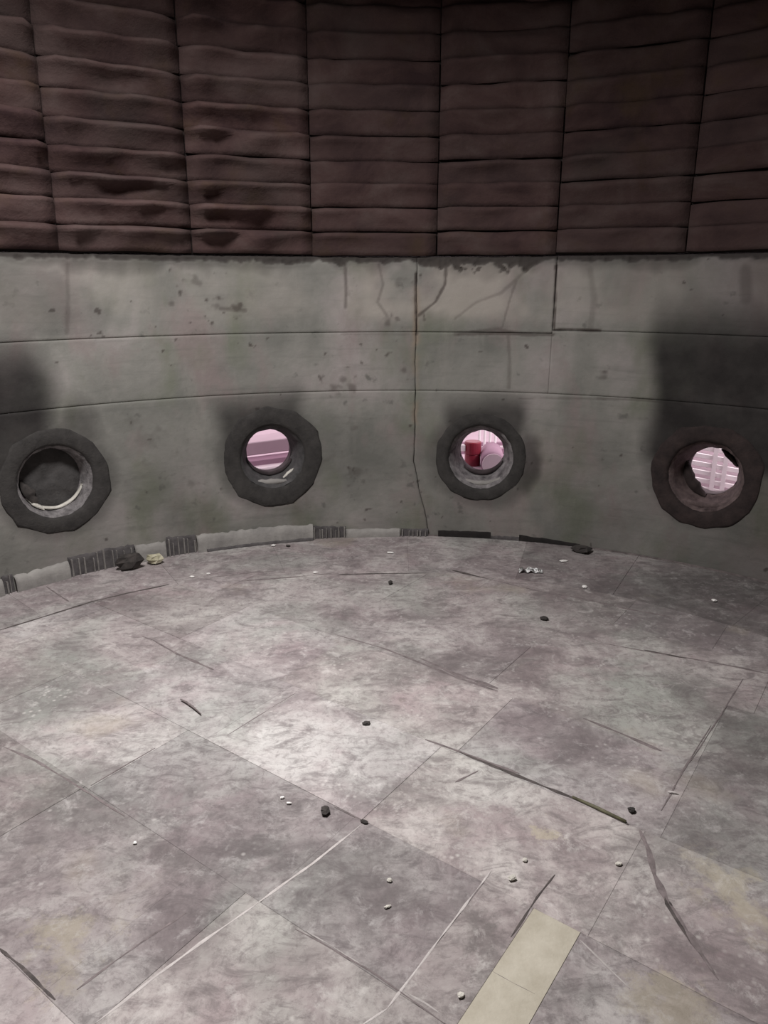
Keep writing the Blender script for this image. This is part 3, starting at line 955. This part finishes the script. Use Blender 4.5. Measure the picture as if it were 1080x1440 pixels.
p3 = porthole(2, .280, .200, .142, 'open port showing a red drum and a round pipe end', CHAR, GREYR, 40, .1, 3)
p4 = porthole(3, .302, .200, .140, 'brown-black port at the right, a white slatted rack seen through it', CHARR, BROWNR, 14, .35, 4)
# plug of the first port
vs = [(0, .085, 0)]; fs = []
NR, NT = 7, 36
for k in range(1, NR + 1):
    for i in range(NT):
        th = 2 * math.pi * i / NT; r = .168 * k / NR
        x, z = r * math.cos(th), r * math.sin(th)
        vs.append((x, .085 + .018 * noise.noise((x * 14, z * 14, 3)) + .02 * (k / NR) ** 4, z))
for i in range(NT): fs.append((0, 1 + i, 1 + (i + 1) % NT))
for k in range(NR - 1):
    for i in range(NT):
        a, b = 1 + k * NT + i, 1 + k * NT + (i + 1) % NT
        fs.append((a, a + NT, b + NT, b))
mesh_ob('plug', vs, fs, PLUGM, p1, True)
arc_lump('mortar_rim', -150, -18, .168, .153, .055, .085, MORTAR, p1, 2, 26)
arc_lump('mortar_chip', -138, -112, .172, .150, .04, .075, MORTAR, p1, 5, 8)
arc_lump('rubble', 175, 238, .165, .105, .06, .09, BLACKC, p1, 8, 12)
arc_lump('rubble', -170, -20, .150, .128, .13, .17, SLEEVE, p2, 3, 18)
arc_lump('mortar_rim', -122, -62, .186, .152, .02, .06, PLASTER, p2, 4, 12)
arc_lump('mortar_chip', -66, -35, .172, .158, .06, .09, MORTAR, p2, 6, 8)
arc_lump('rubble', -140, -20, .148, .118, .13, .17, SLEEVE, p3, 7, 16)
arc_lump('mortar_rim', -135, -40, .192, .165, .02, .06, PLASTER, p3, 9, 14)
arc_lump('rubble', 160, 265, .150, .095, .12, .17, CHARR, p4, 11, 16)
arc_lump('mortar_rim', -125, -50, .194, .16, .02, .06, BROWNR, p4, 12, 12)
arc_lump('rubble', 20, 75, .146, .118, .12, .17, CHARR, p4, 13, 12)

# ------------------------------------------------------------------ debris on the floor
def chunk(name, loc, size, mat, label, cat, group=None, seed=0, rz=0.0, z0=.002):
    """angular lump: a jittered, flattened polyhedron resting on the floor"""
    r_ = random.Random(seed)
    size = tuple(q * (.8 if q < .1 else 1) for q in size)
    vs = []; fs = []
    nu, nv = 7, 4
    vs.append((0, 0, 0))
    for k in range(1, nv):
        ph = math.pi * k / nv
        for i in range(nu):
            th = 2 * math.pi * i / nu + k * .3
            j = r_.uniform(.75, 1.2)
            vs.append((math.sin(ph) * math.cos(th) * j * size[0] / 2, math.sin(ph) * math.sin(th) * j * size[1] / 2, (1 - math.cos(ph)) * size[2] / 2 * r_.uniform(.9, 1.1)))
    vs.append((0, 0, size[2]))
    zm = min(v[2] for v in vs)
    vs = [(x, y, z - zm) for x, y, z in vs]
    for i in range(nu): fs.append((0, 1 + (i + 1) % nu, 1 + i))
    for k in range(nv - 2):
        for i in range(nu):
            a, b = 1 + k * nu + i, 1 + k * nu + (i + 1) % nu
            fs.append((a, b, b + nu, a + nu))
    t = 1 + (nv - 2) * nu
    for i in range(nu): fs.append((t + i, t + (i + 1) % nu, len(vs) - 1))
    o = mesh_ob(name, vs, fs, mat, None, False, (loc.x, loc.y, z0))
    o.rotation_euler = (0, 0, rz)
    return tag(o, label, cat, group)
G1, G2 = 'loose chips scattered on the floor', 'dark crumbs scattered on the floor'
chunk('chip', on_floor(397, 1123), (.022, .014, .008), WHITE, 'small white chip, upper of the two lying together left of centre', 'chip', G1, 1)
chunk('chip', on_floor(406, 1131), (.024, .012, .008), WHITE, 'small white chip, lower of the two lying together left of centre', 'chip', G1, 2)
chunk('chip', on_floor(190, 1187), (.014, .012, .008), WHITE, 'tiny white chip alone on the darker plate at left', 'chip', G1, 3)
chunk('chip', on_floor(549, 778), (.060, .03, .010), WHITE, 'white chip on the border stones midway along the wall', 'chip', G1, 4)
chunk('chip', on_floor(385, 768), (.045, .03, .010), WHITE, 'thin white chip lying against the plaster skirting', 'chip', G1, 5, z0=.003)
chunk('chip', on_floor(444, 806), (.04, .03, .010), WHITE, 'white chip on the border ring, below the second port', 'chip', G1, 6)
chunk('chip', on_floor(793, 790), (.065, .035, .012), WHITE, 'flat white chip beside the dark lump at wall foot', 'chip', G1, 7)
chunk('chip', on_floor(822, 827), (.040, .045, .016), WHITE, 'rounded white chip in front of the dark lump', 'chip', G1, 8)
chunk('chip', on_floor(1004, 846), (.036, .04, .016), WHITE, 'white chip below the rightmost port', 'chip', G1, 9)
chunk('chip', on_floor(270, 812), (.035, .025, .010), WHITE, 'white chip on the ring joint, left of its twin', 'chip', G1, 10)
chunk('chip', on_floor(293, 808), (.035, .025, .010), WHITE, 'white chip on the ring joint, right of its twin', 'chip', G1, 11)
chunk('pebble', on_floor(720, 1237), (.034, .028, .014), MORTAR, 'pale rounded pebble left of the tan strip end', 'pebble', 'pale pebbles near the camera', 12)
chunk('pebble', on_floor(738, 1211), (.02, .018, .010), MORTAR, 'smaller pale pebble just behind the rounded one', 'pebble', 'pale pebbles near the camera', 13)
chunk('pebble', on_floor(870, 1217), (.028, .018, .010), MORTAR, 'pale angular pebble left of the long floor crack', 'pebble', 'pale pebbles near the camera', 14)
chunk('pebble', on_floor(548, 1240), (.020, .018, .010), MORTAR, 'pale pebble on the grey-green plate near the centre', 'pebble', 'pale pebbles near the camera', 15)
chunk('pebble', on_floor(545, 1277), (.03, .012, .008), MORTAR, 'pale flattened pebble in front of the grey-green plate centre', 'pebble', 'pale pebbles near the camera', 16, .4)
chunk('pebble', on_floor(648, 1402), (.024, .02, .012), MORTAR, 'pale pebble left of the tan strip, nearest the camera', 'pebble', 'pale pebbles near the camera', 18)
chunk('splinter', on_floor(946, 1116), (.045, .012, .008), GROUT, 'pale thin splinter on the plate right of the rod', 'splinter', None, 19, -.3)
chunk('crumb', on_floor(549, 822), (.032, .05, .028), BLACKC, 'dark crumb just inside the ring joint at mid wall', 'crumb', G2, 20)
chunk('crumb', on_floor(765, 872), (.05, .045, .022), BLACKC, 'dark crumb alone on pale floor, right of centre', 'crumb', G2, 21)
chunk('crumb', on_floor(457, 1143), (.036, .050, .022), BLACKC, 'dark crumb at the tip of the pale grout line', 'crumb', G2, 22)
chunk('crumb', on_floor(512, 1157), (.034, .018, .010), BLACKC, 'small flat dark crumb on the joint near the centre', 'crumb', G2, 23, -.5)
chunk('crumb', on_floor(515, 1019), (.045, .03, .012), BLACKC, 'small grey crumb in the bright dusty area', 'crumb', G2, 24, .4)
chunk('crumb', on_floor(405, 741 + 28), (.04, .03, .016), BLACKC, 'dark crumb at the foot of the plaster skirting', 'crumb', G2, 25)
chunk('crumb', on_floor(888, 1142), (.032, .03, .018), BLACKC, 'dark crumb near the end of the widened joint', 'crumb', G2, 26)
# curled sliver
m = MB(); pts = [on_floor(x, y) for x, y in ((254, 986), (262, 990), (272, 997), (283, 1007))]
m.tube([(p_.x, p_.y, .009) for p_ in pts], [.002, .0045, .0045, .002], 6)
tag(m.build('sliver', FAINT, None, True), 'curled dark sliver lying on the pale floor at left', 'sliver')
# dark lump and yellowish lump at the foot of the comb section
L1 = P(on_wall(176, 795)[0], 0, R - .115)
lump_a = chunk('brick_fragment', L1, (.17, .09, .10), BLACKC, 'dark broken brick fragment against the ribbed skirting', 'rubble', None, 30, .45, .003)
L2 = P(on_wall(212, 790)[0], 0, R - .105)
chunk('mortar_lump', L2, (.11, .09, .075), YELL, 'crumbly yellowish lump right of the dark brick fragment', 'rubble', None, 31, .3, .003)
L3 = P(on_wall(822, 775)[0], 0, R - .10)
chunk('dark_lump', L3, (.13, .10, .055), BLACKC, 'blackish lump at the foot of the wall between right ports', 'rubble', None, 32, -.3, .003)
# crumpled foil scrap
c = on_floor(745, 805)
r_ = random.Random(5); vs = []; fs = []
for i in range(7):
    for k in range(3):
        vs.append(((i - 3) * .022 + r_.uniform(-.006, .006), (k - 1) * .022, .002 + (r_.uniform(.004, .026) if k == 1 or i % 2 else 0)))
for i in range(6):
    for k in range(2):
        a = i * 3 + k; fs.append((a, a + 3, a + 4, a + 1))
nb = len(vs)
vs += [(x, y, z - .0015) for x, y, z in vs]
fs += [tuple(nb + q for q in reversed(f)) for f in fs]
tag(mesh_ob('foil_scrap', vs, fs, FOIL, None, False, (c.x, c.y, .003)), 'crumpled shiny scrap on the floor between right ports', 'scrap')
# short dark metal rod in the widened joint
m = MB(); a, b = on_floor(805, 1122), on_floor(880, 1157)
m.tube([(a.x, a.y, .004), ((a.x + b.x) / 2, (a.y + b.y) / 2, .005), (b.x, b.y, .004)], [.004, .006, .005], 8)
tag(m.build('rod', rough_mat('rod_metal', (.06, .055, .035), (.17, .16, .09), 30, .4, .6), None, True), 'thin dark rod lying in the widened floor joint', 'rod')

# ------------------------------------------------------------------ outside, seen through the ports
PINK = rough_mat('pink_paint', (.60, .49, .54), (.68, .57, .62), 3, .1, .7)
PINKW = rough_mat('white_paint', (.86, .80, .82), (.93, .88, .89), 3, .1, .6)
MAUVE = rough_mat('mauve_paint', (.33, .20, .27), (.42, .27, .35), 3, .1, .7)
RED = rough_mat('red_paint', (.16, .015, .03), (.28, .03, .05), 5, .1, .3)
GZ = -.25
n = 96; vs = []; fs = []
for i in range(n):
    a = 360 * i / n
    vs += [tuple(P(a, GZ, R - .2)), tuple(P(a, GZ, 16))]
for i in range(n):
    j = (i + 1) % n
    fs.append((i * 2, j * 2, j * 2 + 1, i * 2 + 1))
ground = tag(mesh_ob('ground_outside', vs, fs, PINK), kind='structure')

# ledge beyond the second port
def span(px0, py0, px1, py1, dist):
    return at_depth(px0, py0, dist), at_depth(px1, py1, dist)
a, b = span(330, 650.5, 440, 636.5, 5.35)
d = (b - a); rz = math.atan2(d.y, d.x); L = d.length
mid = (a + b) / 2
ledge = empty('step', (mid.x, mid.y, GZ)); tag(ledge, 'pale step outside, seen through the second port', 'step')
tl = math.asin(d.z / L)
m = MB(); hz = mid.z - GZ
m.box((0, .35, hz - .03 + .075), (2.2, .30, .10), rz, .006, tl); m.build('upper_tread', PINK, ledge)
m = MB(); m.box((0, .12, hz - .035), (2.2, .16, .04), rz, .004, tl); m.build('riser', MAUVE, ledge)
m = MB(); m.box((0, .0, hz - .075), (2.2, .11, .035), rz, .01, tl); m.build('nosing', PINKW, ledge)
m = MB(); m.box((0, .12, (hz - .14) / 2), (2.2, .3, hz - .14), rz, .004); m.build('base', MAUVE, ledge)

# red drum, railing and pipe beyond the third port
dc = at_depth(665, 628, 5.5)
drum = empty('drum', (dc.x, dc.y, GZ)); tag(drum, 'dark red drum outside, seen through the third port', 'drum')
m = MB(); hz = dc.z - GZ
m.tube([(0, 0, 0), (0, 0, .02), (0, 0, hz - .06), (0, 0, hz - .05)], [.052, .060, .060, .058], 24); m.build('body', RED, drum, True)
m = MB(); m.tube([(0, 0, hz - .05), (0, 0, hz + .035), (0, 0, hz + .042)], [.064, .064, .058], 24); m.build('lid', RED, drum)
m = MB(); m.box((-.085, -.02, hz - .005), (.05, .03, .06), 0, .01); m.build('highlight_block', PINKW, drum)  # white block standing in for the highlight left of the drum
rc = at_depth(682, 622, 5.75)
rail = empty('railing', (rc.x, rc.y, GZ)); tag(rail, 'white upright bars outside behind the red drum', 'railing')
hz = rc.z - GZ
for k in range(4):
    m = MB(); m.tube([(-.05 + k * .042, 0, 0), (-.045 + k * .042, 0, hz + .10)], .010, 8); m.build('bar', PINKW, rail, True)
m = MB(); m.tube([(-.12, 0, hz - .045), (.5, 0, hz - .03)], .012, 8); m.build('rail', PINKW, rail, True)
m = MB(); m.box((.3, .25, hz - .10), (1.6, .03, .10), 0, .004); m.build('kick_board', MAUVE, rail)
pc = at_depth(693, 653, 5.15)
pipe = empty('pipe', (pc.x, pc.y, pc.z)); tag(pipe, 'pale round pipe end outside, low in the third port', 'pipe')
m = MB(); m.tube([(0, 0, 0), (.06, .5, -.03)], [.085, .085], 28); m.build('shell', MAUVE, pipe, True)
m = MB(); m.tube([(0, -.012, 0), (0, .0, 0)], [.078, .078], 28); m.build('end_cap', PINK, pipe)
m = MB(); m.tube([(.02, .1, -.085), (.02, .1, GZ - pc.z)], .03, 8); m.build('foot', MAUVE, pipe)
m = MB(); m.box((0, 0, 0), (1.1, .5, .05), .1, .004)
pl = at_depth(640, 655, 5.45)
tag(m.build('slab', PINK, None, False, (pl.x, pl.y, pl.z - .03)), 'pale pink slab outside under the red drum', 'slab')
m = MB()
sup = m.box((0, 0, 0), (.9, .3, pl.z - .055 - GZ), .1)
o = m.build('slab_base', MAUVE, None, False, (pl.x, pl.y, (pl.z - .055 + GZ) / 2)); tag(o, 'plain base under the pink slab', 'base')

# white slatted rack beyond the rightmost port
wc = at_depth(998, 668, 4.75)
rack = empty('rack', (wc.x, wc.y, GZ), -.45); tag(rack, 'white slatted rack outside, seen through the rightmost port', 'rack')
hz = wc.z - GZ
for x in (-.26, .02, .085, .32):
    m = MB(); m.box((x, 0, (hz + .30) / 2), (.028, .03, hz + .30), 0, .003); m.build('post', PINKW, rack)
for k in range(9):
    m = MB(); m.box((.03, .028, hz - .22 + k * .055), (.62, .022, .033), 0, .003, -.10); m.build('slat', PINKW, rack)
m = MB(); m.box((.03, .12, hz / 2), (.7, .02, hz + .5), 0, .003); m.build('back_panel', PINK, rack)
